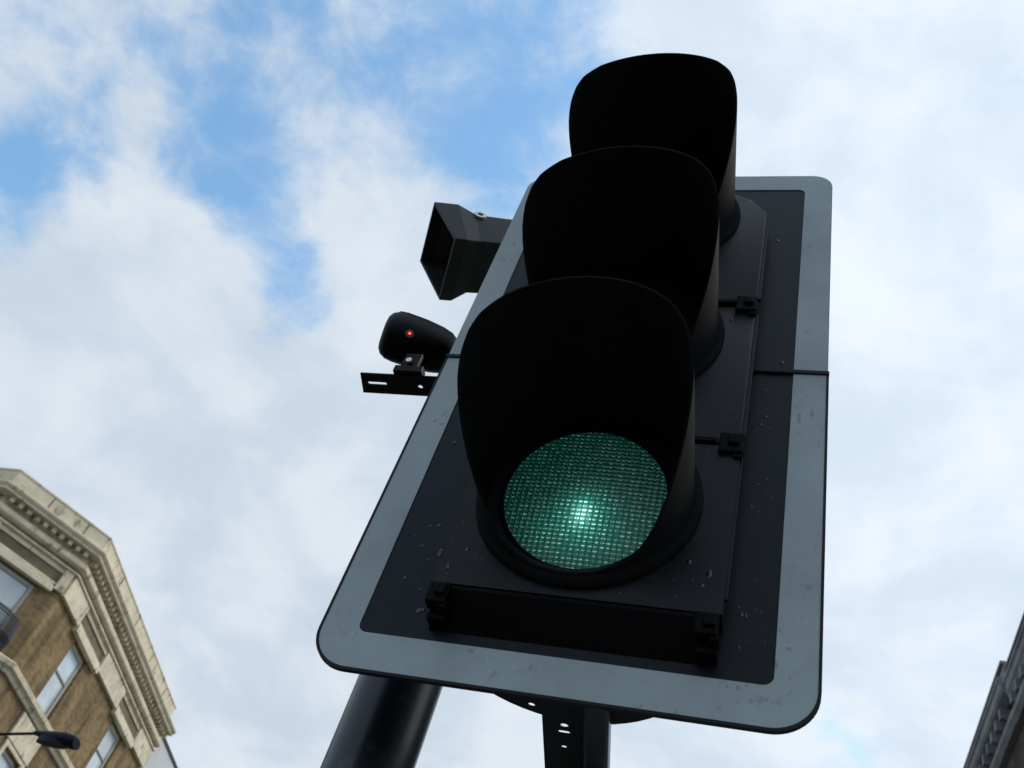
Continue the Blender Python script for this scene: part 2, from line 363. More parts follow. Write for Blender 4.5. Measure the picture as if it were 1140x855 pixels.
# ================================================================== the setting
def sheet(name, x0, x1, y0, y1, z, m):
    mb = MB(); mb.add([(x0, y0, z), (x1, y0, z), (x1, y1, z), (x0, y1, z)], [(0, 1, 2, 3)]); return structure(mb.build(name, m))
sheet('ground', -900, 900, -900, 900, -0.02, 'ground')
sheet('road', -17.0, -1.2, -120, 160, 0.0, 'asphalt')
mb = MB(); mb.bbox(-1.05, 12, -120, 160, -0.01, 0.12); structure(mb.build('pavement', 'paving'))
mb = MB(); mb.bbox(-1.2, -1.05, -120, 160, -0.01, 0.125); structure(mb.build('kerb', 'kerb', bevel=0.015))
mb = MB(); mb.bbox(-40, -17.15, -120, 160, -0.01, 0.12); structure(mb.build('pavement', 'paving'))
mb = MB(); mb.bbox(-17.15, -17.0, -120, 160, -0.01, 0.125); structure(mb.build('kerb', 'kerb', bevel=0.015))
mb = MB()
for k in range(24): y = -60+k*6.0; mb.bbox(-9.05, -8.95, y, y+4, 0.003, 0.006)
structure(mb.build('road_marking', 'paint'))
mb = MB()
for x in (-1.55, -1.75): mb.bbox(x-.05, x, -120, 160, 0.003, 0.006)
structure(mb.build('road_marking', 'yellow'))

# ------------------------------------------------------------------ cream and brick corner building (left)
ZT = 19.0
def xy(v): return Vector((v.x, v.y))
P1, P2, P3 = [xy(on_z(*p, ZT)) for p in ((24, 523), (124, 599), (196, 788))]
P0 = P1 + Vector((-9.0, 0.0))
def offset_poly(pts, off):
    res = []
    for i in range(len(pts)):
        ns = []
        for a, b in ((i-1, i), (i, i+1)):
            if a < 0 or b >= len(pts): continue
            d = (pts[b]-pts[a]).normalized(); ns.append(Vector((d.y, -d.x)))
        if len(ns) == 1: res.append(pts[i]+ns[0]*off)
        else:
            bis = (ns[0]+ns[1]).normalized(); res.append(pts[i]+bis*(off/bis.dot(ns[0])))
    return res
WL = offset_poly([P0, P1, P2, P3], -0.45)        # wall line
def sweep(poly, prof, name, m, parent, smooth=None):
    """closed (offset, z) profile swept along the wall line with mitred corners"""
    rings = []
    offs = {}
    for o, z in prof:
        if o not in offs: offs[o] = offset_poly(poly, o)
    for i in range(len(poly)):
        rings.append([(offs[o][i].x, offs[o][i].y, z) for o, z in prof])
    mb = MB(); mb.loft(rings); return mb.build(name, m, parent, smooth)
WL[3] = WL[3] + (P3-P2).normalized()*0.75
class Face:
    def __init__(s, A, B): s.A = A; s.L = (B-A).length; s.d = (B-A).normalized(); s.n = Vector((s.d.y, -s.d.x))
    def p(s, u, o, z): q = s.A+s.d*u+s.n*o; return (q.x, q.y, z)
    def box(s, mb, u0, u1, o0, o1, z0, z1):
        mb.hexa([s.p(u, o, z) for u in (u0, u1) for o in (o0, o1) for z in (z0, z1)])
def wall(face, z0, z1, ops, depth, name, m, parent):
    """wall face with real openings and reveals; ops = (u0, u1, z0, z1)"""
    us = sorted({0.0, face.L, *[v for o in ops for v in o[:2]]}); zs = sorted({z0, z1, *[v for o in ops for v in o[2:]]})
    vs = []; fs = []; uvs = []
    def quad(pts, uv): o = len(vs); vs.extend(pts); fs.append((o, o+1, o+2, o+3)); uvs.extend(uv)
    for a, b in zip(us, us[1:]):
        for c, d in zip(zs, zs[1:]):
            mu, mz = (a+b)/2, (c+d)/2
            if any(o[0] < mu < o[1] and o[2] < mz < o[3] for o in ops): continue
            quad([face.p(a, 0, c), face.p(b, 0, c), face.p(b, 0, d), face.p(a, 0, d)], [(a, c), (b, c), (b, d), (a, d)])
    for (a, b, c, d) in ops:
        quad([face.p(a, 0, c), face.p(a, 0, d), face.p(a, -depth, d), face.p(a, -depth, c)], [(0, c), (0, d), (depth, d), (depth, c)])
        quad([face.p(b, 0, d), face.p(b, 0, c), face.p(b, -depth, c), face.p(b, -depth, d)], [(0, d), (0, c), (depth, c), (depth, d)])
        quad([face.p(a, 0, d), face.p(b, 0, d), face.p(b, -depth, d), face.p(a, -depth, d)], [(a, 0), (b, 0), (b, depth), (a, depth)])
        quad([face.p(b, 0, c), face.p(a, 0, c), face.p(a, -depth, c), face.p(b, -depth, c)], [(b, 0), (a, 0), (a, depth), (b, depth)])
        quad([face.p(a, -depth, c), face.p(b, -depth, c), face.p(b, -depth, d), face.p(a, -depth, d)], [(a, c), (b, c), (b, d), (a, d)])
    me = bpy.data.meshes.new(name); me.from_pydata(vs, [], fs)
    ul = me.uv_layers.new(name='UVMap')
    for i, l in enumerate(me.loops): ul.data[i].uv = uvs[l.vertex_index]
    return link(name, me, m, parent)
def window(face, u0, u1, z0, z1, o, parent, frame='frame', sash='sash', meet=0.55):
    fw = 0.11
    mb = MB()
    face.box(mb, u0, u0+fw, o, o+.09, z0, z1); face.box(mb, u1-fw, u1, o, o+.09, z0, z1)
    face.box(mb, u0+fw, u1-fw, o, o+.088, z1-fw, z1); face.box(mb, u0+fw, u1-fw, o, o+.088, z0, z0+fw*.7)
    wdw = mb.build('window', frame, parent)
    a, b = u0+fw, u1-fw; c, d = z0+fw*.7, z1-fw; zm = c+(d-c)*meet
    for (za, zb, oo) in ((zm, d, .035), (c, zm+.04, .0)):
        s = MB(); t = .05
        face.box(s, a, a+t, o+oo+.003, o+oo+.035, za, zb); face.box(s, b-t, b, o+oo+.003, o+oo+.035, za, zb)
        face.box(s, a+t, b-t, o+oo+.003, o+oo+.034, zb-t, zb); face.box(s, a+t, b-t, o+oo+.003, o+oo+.034, za, za+t)
        s.build('sash', sash, wdw)
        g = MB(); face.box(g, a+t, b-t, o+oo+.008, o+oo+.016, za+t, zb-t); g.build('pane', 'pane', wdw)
    return wdw

bl = thing('corner_building', 'yellow brick corner building with cream cornice, dentils and panelled frieze', 'building', (WL[2].x, WL[2].y, 0))
FL, FC, FR = Face(WL[0], WL[1]), Face(WL[1], WL[2]), Face(WL[2], WL[3])
fl_h = (16.4, 14.15)
def rows(cs, wd):
    r = []
    for c in cs:
        for zt, zb in ((16.42, 14.2), (12.6, 10.1), (8.6, 6.0)): r.append((c-wd/2, c+wd/2, zb, zt))
    return r
CW = {id(FL): [2.2, 6.4], id(FC): [1.72], id(FR): [3.0, 8.25]}
for F, wd in ((FL, 1.4), (FC, 1.45), (FR, 1.35)):
    ops = rows(CW[id(F)], wd)
    wall(F, 0.12, 19.0, ops, 0.26, 'wall', 'brick', bl)
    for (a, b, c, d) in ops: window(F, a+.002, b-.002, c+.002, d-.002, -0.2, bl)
    edges = []; pan = []
    # cream frieze zone: solid blocks over the piers, sunk panels over the windows
    for c in CW[id(F)]: pan.append((max(c-1.33, .35), min(c+1.33, F.L-.32)))
    u = 0.0
    for a, b in pan:
        if a-u > .1:
            mb = MB(); F.box(mb, u if u else 0.0, a, 0.002, .15, 16.62, 17.36); mb.build('frieze_block', 'stone', bl, bevel=.012)
        mb = MB(); F.box(mb, a+.003, b-.003, 0.002, .03, 16.76, 17.36); pn = mb.build('frieze_panel', 'stone_dark', bl)
        mb = MB(); F.box(mb, a+.004, b-.004, 0.03, .09, 17.2, 17.355); F.box(mb, a+.004, b-.004, 0.03, .10, 16.77, 16.83); mb.build('panel_moulding', 'stone', pn, bevel=.015)
        mb = MB(); F.box(mb, a+.02, b-.02, 0.003, .21, 16.44, 16.64); F.box(mb, a+.06, b-.06, .004, .16, 16.641, 16.755); mb.build('lintel', 'stone', bl, bevel=.03)
        u = b
    mb = MB(); F.box(mb, u, F.L, 0.002, .15, 16.62, 17.36); mb.build('frieze_block', 'stone', bl, bevel=.012)
    # spandrel panels and surrounds below the sill course, sills, keyed heads on the storey below
    for c in CW[id(F)]:
        mb = MB(); F.box(mb, c-wd/2-.28, c+wd/2+.28, .003, .10, 12.75, 13.62); mb.build('spandrel_panel', 'stone', bl, bevel=.03)
        mb = MB(); F.box(mb, c-wd/2-.2, c-wd/2, .003, .08, 10.1, 12.74); F.box(mb, c+wd/2, c+wd/2+.2, .003, .08, 10.1, 12.74); F.box(mb, c-wd/2+.001, c+wd/2-.001, .004, .07, 12.61, 12.74); mb.build('window_surround', 'stone', bl, bevel=.02)
        for zs_ in (10.0, 5.9):
            mb = MB(); F.box(mb, c-wd/2-.25, c+wd/2+.25, .003, .22, zs_-.12, zs_+.08); mb.build('sill', 'stone', bl, bevel=.02)
# continuous mouldings, mitred round the corner
sweep(WL, [(0.0, 13.70), (.10, 13.70), (.14, 13.80), (.26, 13.86), (.28, 14.0), (.20, 14.06), (0.0, 14.12)], 'sill_course', 'stone', bl)
sweep(WL, [(0.0, 9.0), (.12, 9.0), (.3, 9.15), (.3, 9.3), (0.0, 9.4)], 'string_course', 'stone', bl)
sweep(WL, [(0.0, 17.36), (.17, 17.365), (.21, 17.39), (.21, 17.44), (.16, 17.46), (0.0, 17.48)], 'architrave', 'stone', bl)
sweep(WL, [(0.0, 17.53), (.22, 17.55), (.31, 17.60), (.33, 17.64), (.33, 17.78), (.20, 17.86), (0.0, 17.88)], 'bed_moulding', 'stone', bl)
sweep(WL, [(0.0, 17.88), (.12, 17.88), (.12, 18.135), (0.0, 18.14)], 'frieze', 'stone', bl)
sweep(WL, [(0.0, 18.14), (.54, 18.14), (.56, 18.22), (.60, 18.25), (.65, 18.31), (.65, 18.36), (.50, 18.40), (0.0, 18.44)], 'cornice', 'stone', bl)
sweep(offset_poly([P0, P1, P2, P2+(P3-P2)*1.0], -0.45), [(.02, 18.42), (.44, 18.42), (.47, 18.47), (.44, 18.50), (.445, 18.93), (.47, 18.95), (.47, 19.0), (.02, 19.03)], 'parapet', 'stone', bl)
# parapet block joints and weather stains stay in the stone; the upright joints are real raised straps
for F, us in ((FC, (1.15, 2.55)), (FR, (1.9, 4.3, 6.7, 9.1))):
    for u in us:
        mb = MB(); F.box(mb, u-.02, u+.02, .3, .452, 18.51, 18.92); mb.build('parapet_joint', 'stone_dark', bl)
dm = None
for F in (FL, FC, FR):
    n = int(F.L/0.30)
    for k in range(n):
        u = (k+.5)*F.L/n
        mb = MB(); F.box(mb, u-.075, u+.075, .12, .40, 17.97, 18.138)
        mb.build('dentil', 'stone', bl)
# rear of the building: plain walls and roof
W3 = WL[3]; W0 = WL[0]; back = [Vector((W3.x-9, W3.y-1.5)), Vector((W0.x, W3.y-1.5))]
BK = [WL[3], back[0], back[1], WL[0]]
for a, b in zip(BK, BK[1:]):
    wall(Face(a, b), 0.12, 18.9, [], .2, 'wall', 'brick', bl)
mb = MB(); pts = offset_poly(WL, -.02)
mb.add([(p.x, p.y, 18.7) for p in pts]+[(p.x+.02, p.y, 18.7) for p in back], [tuple(range(6))]); mb.build('roof', 'slate', bl)

# bowed iron balconette in front of the corner window
bcx = CW[id(FC)][0]
bal = MB(); bal_c = FC
ring = []
for k in range(17):
    a = math.pi*k/16; ring.append((bcx-1.0*math.cos(a), .02+.62*math.sin(a)))
for z in (14.16, 15.05, 14.95): bal.tube([FC.p(u, o, z) for u, o in ring], .022 if z > 14.5 else .03, 6)
for k in range(1, 46):
    a = math.pi*k/46; u, o = bcx-1.0*math.cos(a), .02+.62*math.sin(a)
    bal.tube([FC.p(u, o, 14.16), FC.p(u-(u-bcx)*-.06, o*1.1, 14.45), FC.p(u, o, 15.05)], .019, 5)
bo = bal.build('balcony_railing', 'iron', bl)
mb = MB(); prof = [FC.p(u, o, 14.125) for u, o in ring]; prof2 = [FC.p(u, o, 14.155) for u, o in ring]
mb.loft([prof, prof2]); mb.build('balcony_floor', 'iron', bl)

# ------------------------------------------------------------------ white rendered neighbour
nb = thing('white_building', 'white rendered building with dark coping beside the cream cornice end', 'building', (WL[3].x, WL[3].y+6, 0))
E0 = WL[3]+FR.d*0.02; E1 = WL[3]+FR.d*11
FN = Face(E0, E1)
nops = [(2.0+k*3.0-.6, 2.0+k*3.0+.6, zb, zb+2.0) for k in range(3) for zb in (4.5, 8.5, 12.5)]
wall(FN, .12, 18.2, nops, .25, 'wall', 'render', nb)
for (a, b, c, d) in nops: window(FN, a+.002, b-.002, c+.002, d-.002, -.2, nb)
sd = Vector((-1, 0))
q = [E0, E1, E1+Vector((-9, 0)), E0+Vector((-9, 0))]
for a, b in ((q[1], q[2]), (q[2], q[3])): wall(Face(a, b), .12, 18.2, [], .2, 'wall', 'render', nb)
mb = MB(); FN.box(mb, 0.03, FN.L, -.3, .06, 18.2, 18.3); mb.build('coping', 'lead', nb)
mb = MB(); mb.add([(p.x, p.y, 18.15) for p in q], [(0, 1, 2, 3)]); mb.build('roof', 'slate', nb)

# ------------------------------------------------------------------ dark terraces (right)
def right_block(name, label, far, near, zc, extra, mt):
    r = thing(name, label, 'building', ((far.x+near.x)/2+2, (far.y+near.y)/2, 0))
    F = Face(far, near)                             # outward normal points to the street
    ops = []
    k = 1.6
    while k < F.L-1.2:
        for zb in (3.6, 7.2, 10.6):
            if zb+2.1 < zc-1.4: ops.append((k-.55, k+.55, zb, zb+2.1))
        k += 2.6
    wall(F, .12, zc-.05, ops, .24, 'wall', mt, r)
    for (a, b, c, d) in ops:
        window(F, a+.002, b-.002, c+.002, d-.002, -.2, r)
        mb = MB(); F.box(mb, a-.15, b+.15, .003, .16, c-.16, c-.01); mb.build('sill', 'greystone', r)
        mb = MB(); F.box(mb, a-.2, b+.2, .003, .12, d+.01, d+.28); mb.build('lintel', 'greystone', r)
    pl = [0.0, F.L]
    def sw(prof, nm, m='greystone'):
        mb = MB(); mb.loft([[F.p(p, o, z) for o, z in prof] for p in pl]); mb.build(nm, m, r)
    e = extra
    sw([(.002, zc-.95), (.12, zc-.95), (.2, zc-.85), (.2, zc-.72), (.002, zc-.68)], 'architrave')
    sw([(.002, zc-.42), (.16, zc-.42), (.2+e, zc-.34), (.24+e, zc-.28), (.24+e, zc-.1), (.28+e, zc-.06), (.28+e, zc), (.002, zc+.04)], 'cornice')
    sw([(-.25, zc+.0), (.12+e, zc+.03), (.12+e, zc+.35), (-.25, zc+.35)], 'parapet')
    mb = MB(); F.box(mb, 0, F.L, -.3, .18+e, zc+.352, zc+.42); mb.build('coping', 'greystone', r)
    for u in range(int(F.L/.45)):
        mb = MB(); F.box(mb, .2+u*.45, .34+u*.45, .01, .24+e*.6, zc-.66, zc-.425); mb.build('modillion', 'greystone', r)
    w2 = 9.0
    cs = [near, near-F.n*w2, far-F.n*w2, far]
    for a, b in zip(cs, cs[1:]): wall(Face(a, b), .12, zc+.3, [], .2, 'wall', mt, r)
    mb = MB(); mb.add([(p.x, p.y, zc+.2) for p in cs], [(0, 1, 2, 3)]); mb.build('roof', 'slate', r)
    return r
zr = 15.0
SA, SB = xy(on_z(1113, 735, zr+.42)), xy(on_z(1072, 855, zr+.42)); sdir = (SB-SA).normalized(); sn = Vector((-sdir.y, sdir.x))
if sn.x > 0: sn = -sn
NA = xy(on_z(1131, 706, zr+.30)); 
wa = SA-sn*.30; far = SA+sdir*26-sn*.30
right_block('terraced_building', 'dark terraced building with projecting stone cornice and taller parapet', far, wa, zr, .12, 'greybrick')
na = (NA-SA).dot(sn); nw = SA+sn*(na-.18)-sdir*.03
right_block('brick_building', 'dark brick building with a cornice set back beside the projecting one', nw, nw-sdir*11, zr-.12, 0.0, 'greybrick')

# ------------------------------------------------------------------ street lamp in front of the corner building
hp = CAM + ray(85, 829).normalized()*17.0
hp = Vector((hp.x, hp.y, hp.z))
sb = hp.x-4.2
lamp = thing('street_lamp', 'dark street lamp with a long bracket arm before the brick building', 'street lamp', (sb, hp.y, .12))
mb = MB(); mb.lathe_z([(.11, .12), (.11, 1.3), (.075, 1.45), (.055, hp.z-.7), (.05, hp.z-.45)], sb, hp.y, 16); mb.build('column', 'lampgrey', lamp, 40)
mb = MB(); mb.tube([(sb, hp.y, hp.z-.62), (hp.x-1.6, hp.y, hp.z-.10), (hp.x-.75, hp.y, hp.z+.06), (hp.x-.55, hp.y, hp.z+.05)], .022, 10); mb.build('arm', 'lampgrey', lamp, 40)
rings = []
for t, hw, hh, dz in ((-.80, .035, .035, .06), (-.66, .06, .055, .055), (-.45, .10, .085, .045), (-.2, .135, .11, .03), (-.05, .13, .105, .01), (0.0, .10, .08, .0)):
    rings.append([(hp.x+t, hp.y+hw*math.cos(2*math.pi*k/20), hp.z+dz+hh*math.sin(2*math.pi*k/20)*(1 if math.sin(2*math.pi*k/20) > 0 else .8)) for k in range(20)])
mb = MB(); mb.loft(rings); head = mb.build('lamp_head', 'lampgrey', lamp, 50)
mb = MB(); mb.loft([[(hp.x-.4+.28*math.cos(2*math.pi*k/20), hp.y+.1*math.sin(2*math.pi*k/20), hp.z+.03-dz) for k in range(20)] for dz in (0, .085, .1)]); mb.build('lamp_bowl', 'lampgrey', head, 50)

# ================================================================== the signal pole
PX, PY = -0.248, 0.20
pole = thing('signal_pole', 'glossy black round steel pole carrying the traffic light', 'pole', (PX, PY, .12))
mb = MB(); mb.lathe_z([(.0555, .12), (.0555, 3.55)], PX, PY, 64); mb.build('shaft', 'pole', pole, 40)
mb = MB(); mb.lathe_z([(.0605, 3.52), (.0605, 3.555), (.05, 3.58), (.02, 3.592)], PX, PY, 48); mb.build('cap', 'rubber', pole, 40)
mb = MB(); mb.lathe_z([(.0575, .121), (.11, .121), (.105, .145), (.0575, .16)], PX, PY, 40, cap=False); mb.build('base_collar', 'pole', pole, 40)

# ================================================================== the traffic signal head
ZB = 2.2; BW, BH = 0.28, 1.1158; ZJ = 2.757
sig = thing('traffic_light', 'black three-lamp traffic light with lit green lens and white-bordered backing board', 'traffic light', (0, 0, ZB))
def upath(zsign, inset, r, gap):
    """U-shaped outline of half of the rounded board, from the joint round two corners back to the joint"""
    x = BW-inset; ze = (ZB+inset*1.09) if zsign < 0 else (ZB+BH-inset*1.09); z0 = ZJ+zsign*gap; pts = []
    pts.append((-x, z0))
    for k in range(13):
        a = math.pi/2*k/12; pts.append((-x+r-r*math.cos(a), ze-zsign*(r-r*math.sin(a))))
    for k in range(13):
        a = math.pi/2*(1-k/12); pts.append((x-r+r*math.cos(a), ze-zsign*(r-r*math.sin(a))))
    pts.append((x, z0)); return pts
for zs, r0 in ((1, .036), (-1, .049)):
    o = upath(zs, 0, r0, .0015); i = upath(zs, .0452, .012, .0015)
    mb = MB(); mb.loft([[(x, .004, z) for x, z in o], [(x, 0.0, z) for x, z in o]])
    brd = mb.build('backing_board', 'panel', sig)
    mb = MB(); n = len(o)
    for y in (0.0003, -.0016):
        mb.v += [(x, y, z) for x, z in o]+[(x, y, z) for x, z in i]
    for k in range(n-1):
        mb.f += [(2*n+k, 2*n+k+1, 3*n+k+1, 3*n+k), (k, k+1, 2*n+k+1, 2*n+k), (n+k, n+k+1, 3*n+k+1, 3*n+k)]
    mb.f += [(0, n, 3*n, 2*n), (n-1, 2*n-1, 4*n-1, 3*n-1)]
    mb.build('border', 'border', brd)
    t = upath(zs, -.0022 if zs < 0 else -.0008, r0+.002, .0015); t2 = upath(zs, .0012 if zs < 0 else .0001, r0-.001, .0015)
    if True:
        mb = MB(); yf, yb = (-.0022, .0042) if zs < 0 else (.0005, .005)
        for y in (yf, yb): mb.v += [(x, y, z) for x, z in t]+[(x, y, z) for x, z in t2]
        n = len(t)
        for k in range(n-1):
            mb.f += [(k, k+1, n+k+1, n+k), (2*n+k, 2*n+k+1, 3*n+k+1, 3*n+k), (k, k+1, 2*n+k+1, 2*n+k), (n+k, n+k+1, 3*n+k+1, 3*n+k)]
        mb.f += [(0, n, 3*n, 2*n), (n-1, 2*n-1, 4*n-1, 3*n-1)]
        mb.build('edge_trim', 'rubber', brd)
mb = MB(); mb.hexa([(x, y, z) for x in (-.2825, .2825) for y in (-.0045, .009) for z in (ZJ-.0035, ZJ+.0035)]); mb.build('joint_strip', 'rubber', sig, bevel=.001)

# rear housing with flange and bracket arm below
mb = MB(); CX = 0.0; rings = []
for z, s in ((2.284, .80), (2.30, .9), (2.34, .94), (3.14, .94), (3.2, .9), (3.23, .7)):
    rings.append([(CX+.158*s*math.cos(math.pi*k/24), .0045+.165*s*math.sin(math.pi*k/24), z) for k in range(25)])
mb.loft(rings); mb.build('rear_housing', 'housing', sig, 40)
outl = [(.16*math.cos(math.pi*k/30), .006+.172*math.sin(math.pi*k/30)) for k in range(31)]
plate_mesh(outl, [circ(-.052, .1535, .0048)], lambda u, v, w: (u, v, 2.279+w), .0025, 'flange_plate', 'steel', sig)
AR = lambda y: -.0983*(y-.171)                   # slight sideways run of the arm
outl = [(-.040, .02), (.014, .02), (.014, .56), (-.040, .56)]
plate_mesh(outl, [circ(-.012, .1845, .0055), slot(-.0165, -.0085, .200, .0042), circ(-.013, .236, .0042), circ(-.013, .40, .004)],
           lambda u, v, w: (u+AR(v), v, 2.2755+w), .0025, 'bracket_arm', 'steel', sig)
mb = MB(); mb.hexa([(x+AR(y), y, z) for x in (.0165, .047) for y in (.03, .55) for z in (2.252, 2.2775)]); mb.build('cable_channel', 'pole', sig, bevel=.004)
mb = MB(); mb.bbox(-.075, -.012, .548, .556, 2.02, 2.274); mb.build('bracket_drop', 'steel', sig, bevel=.002)
mb = MB(); mb.tube([(-.045, .545, 2.05), (PX+.03, PY+.045, 2.05)], .018, 12); mb.build('bracket_strut', 'steel', sig, 40)
mb = MB(); mb.lathe_z([(.0575, 2.02), (.064, 2.02), (.064, 2.08), (.0575, 2.08)], PX, PY, 40, cap=False); mb.build('pole_clamp', 'steel', sig, 40)

# front doors
YD = -0.035; XL, XR_ = -.153, .178; ZJ1, ZJ2 = 2.568, 2.868
def door(zb, zt, top=False, bottom=False):
    g = .0022
    def ring(y, ins, drop):
        l, r = XL+ins, XR_-ins; z0 = zb+g+ins; z1 = zt-g-ins
        if top:
            return [(l, y, z0), (r, y, z0), (r, y, 3.132-ins*.4), (r-.03, y, 3.178-ins*.6), (r-.075, y, 3.205-ins), (r-.13, y, 3.222-ins), (l+.13, y, 3.222-ins), (l+.075, y, 3.205-ins), (l+.03, y, 3.178-ins*.6), (l, y, 3.132-ins*.4)]
        return [(l, y, z0), (r, y, z0), (r, y, z1), (l, y, z1)]
    mb = MB()
    mb.loft([ring(-.0005, -.001 if False else 0, 0), ring(YD+.008, .0, .012), ring(YD+.002, .0015, .018), ring(YD, .005, .024)])
    return mb.build('door', 'door', sig, 30)
d1 = plate_mesh([(XL, 2.3067), (XR_, 2.3067), (XR_, ZJ1-.0022), (XL, ZJ1-.0022)], [circ(0, 2.4525, .107, 64)], lambda u, v, w: (u, YD+w, v), .0345, 'door', 'door', sig); d2 = door(ZJ1, ZJ2); d3 = door(ZJ2, 3.2, top=True)
# raised rib along the right edge of the doors
for zb, zt in ((2.33, 2.55), (2.59, 2.85), (2.89, 3.125)):
    mb = MB(); mb.bbox(XR_-.0015, XR_+.0035, YD+.004, YD+.010, zb, zt); mb.build('door_rib', 'door', {2.33: d1, 2.59: d2, 2.89: d3}[zb], bevel=.001)
def latch(x, z, sgn, parent, low=False):
    mb = MB()
    k = .82 if low else 1.0
    mb.bbox(x-.015*k, x+.0155*k, YD-.007, YD+.012, z-.0175*k, z+.0165*k)
    mb.bbox(x-.004, x+.0105, YD-.012, YD-.0065, z-.006, z+.009)
    mb.bbox(x+.004, x+.015, YD-.005, YD+.016, z-.024*k, z-.0178*k)
    if low: mb.bbox(x-.010, x+.013, YD+.010, -.002, z-.026, z-.016)
    mb.build('latch', 'latch', parent, bevel=.0025)
latch(.1625, 2.866, 1, d3); latch(.1655, 2.567, 1, d2); latch(.163, 2.290, 1, d1, True); latch(-.139, 2.290, -1, d1, True)
latch(-.139, 2.567, -1, d2); latch(-.139, 2.866, -1, d3)
for z, dd in ((ZJ1+.0045, d2), (ZJ2+.0045, d3)):   # joint bar between the doors
    mb = MB(); mb.bbox(XL+.028, .147, YD-.0045, YD+.004, z-.0035, z+.0025); mb.build('joint_bar', 'latch', dd)
mb = MB(); mb.loft([[(x, y, z) for y, z in ((-.0005, 2.264), (-.0005, 2.298), (YD+.003, 2.3058), (YD+.001, 2.3048), (YD+.001, 2.3005), (YD+.010, 2.2885))] for x in (XL+.003, XR_-.003)])
mb.build('bottom_cover', 'latch', sig)  # black underside; back edge dropped to shape in the shadow below it

# lenses and hoods
LZ = [2.4559, 2.7816, 3.1073]; LY = -.051
HL = [(0, .270), (45, .270), (62, .266), (72, .258), (82, .244), (92, .224), (100, .201), (108, .174), (116, .146), (124, .116), (132, .090), (140, .071), (150, .058), (165, .051), (180, .050)]
def hlen(a):
    a = abs(a)
    for (a0, l0), (a1, l1) in zip(HL, HL[1:]):
        if a <= a1:
            t = (a-a0)/(a1-a0); return l0+(l1-l0)*t
def hood_mesh():
    na, nl = 144, 10; mb = MB(); y0 = .033
    def surf(thick):
        idx = []
        for j in range(nl+1):
            for k in range(na):
                a = -180+360*k/na; L = hlen(a); y = y0+(L-y0)*j/nl
                tt = min(1, (y-y0)/.20); r = .1285+.0085*tt-thick
                idx.append((r*math.sin(rad(a))*(1-.028*tt), -y, r*math.cos(rad(a))))
        return idx
    so_, si_ = surf(0), surf(.0028)
    o = len(so_)
    mb.v = so_+si_
    for j in range(nl):
        for k in range(na):
            a = j*na+k; b = j*na+(k+1) % na
            mb.f += [(a, b, b+na, a+na), (o+b, o+a, o+a+na, o+b+na)]
    for k in range(na):
        b = (k+1) % na; j = nl*na
        mb.f += [(j+k, j+b, o+j+b, o+j+k), (k, b, o+b, o+k)]
    return mb
hm = None; cm = None; HX = (.003, -.001, -.004)
for q, z in enumerate(LZ):
    if hm is None:
        h = hood_mesh().build('hood', 'hood', sig, 40, origin=None); hm = h.data; h.location = (HX[q], 0, z-ZB)
        mb = MB(); mb.lathe_y([(.1288, -.033), (.138, -.034), (.139, -.038), (.138, -.044), (.134, -.048), (.1290, -.049)], 0, 0, 96); c = mb.build('collar', 'hood', None, 40); cm = c.data
        c.parent = h; c.location = (0, 0, 0)
    else:
        h = bpy.data.objects.new('hood', hm); COL.objects.link(h); h.parent = sig; h.location = (HX[q], 0, z-ZB)
        c = bpy.data.objects.new('collar', cm); COL.objects.link(c); c.parent = h
# lens: a shallow dome of small pillow prisms
def lens_mesh():
    cx, cz = .0072, .0060; sub = 4; R_ = .1005; vs = {}; V = []; Fc = []
    def vert(i, j):
        if (i, j) in vs: return vs[(i, j)]
        x = i*cx/sub; z = j*cz/sub; rr = (x*x+z*z)/(R_*R_)
        fx = abs((x/cx+.5) % 1-.5)*2; fz = abs((z/cz+.5) % 1-.5)*2
        dep = -.004*(1-rr)-.0011*(1-fx*fx)*(1-fz*fz)
        vs[(i, j)] = len(V); V.append((x, dep, z)); return vs[(i, j)]
    ni, nj = int(R_/cx*sub)+1, int(R_/cz*sub)+1
    for i in range(-ni, ni):
        for j in range(-nj, nj):
            x, z = (i+.5)*cx/sub, (j+.5)*cz/sub
            if x*x+z*z < R_*R_: Fc.append((vert(i, j), vert(i+1, j), vert(i+1, j+1), vert(i, j+1)))
    me = bpy.data.meshes.new('lens'); me.from_pydata(V, [], Fc)
    for p in me.polygons: p.use_smooth = True
    return me
lm = lens_mesh()
for z, m, lab in ((LZ[0], 'greenlens', 'glowing green ribbed lens'), (LZ[1], 'amberlens', 'unlit amber lens'), (LZ[2], 'redlens', 'unlit red lens')):
    me = lm.copy(); me.materials.append(MT[m]); l = bpy.data.objects.new('lens', me); COL.objects.link(l)
    yl = -.040 if m == 'greenlens' else -.053
    l.parent = sig; l.location = (0, yl, z-ZB-.003); l.rotation_euler = (rad(9), 0, 0); l['label'] = lab
    mb = MB(); mb.lathe_y([(.0998, .004), (.1002, -.0015), (.1025, -.002), (.1062, .001), (.1062, .006), (.0998, .004)], 0, 0, 96)
    b = mb.build('bezel', 'hood', None, 40); b.parent = l; b.location = (0, 0, 0)
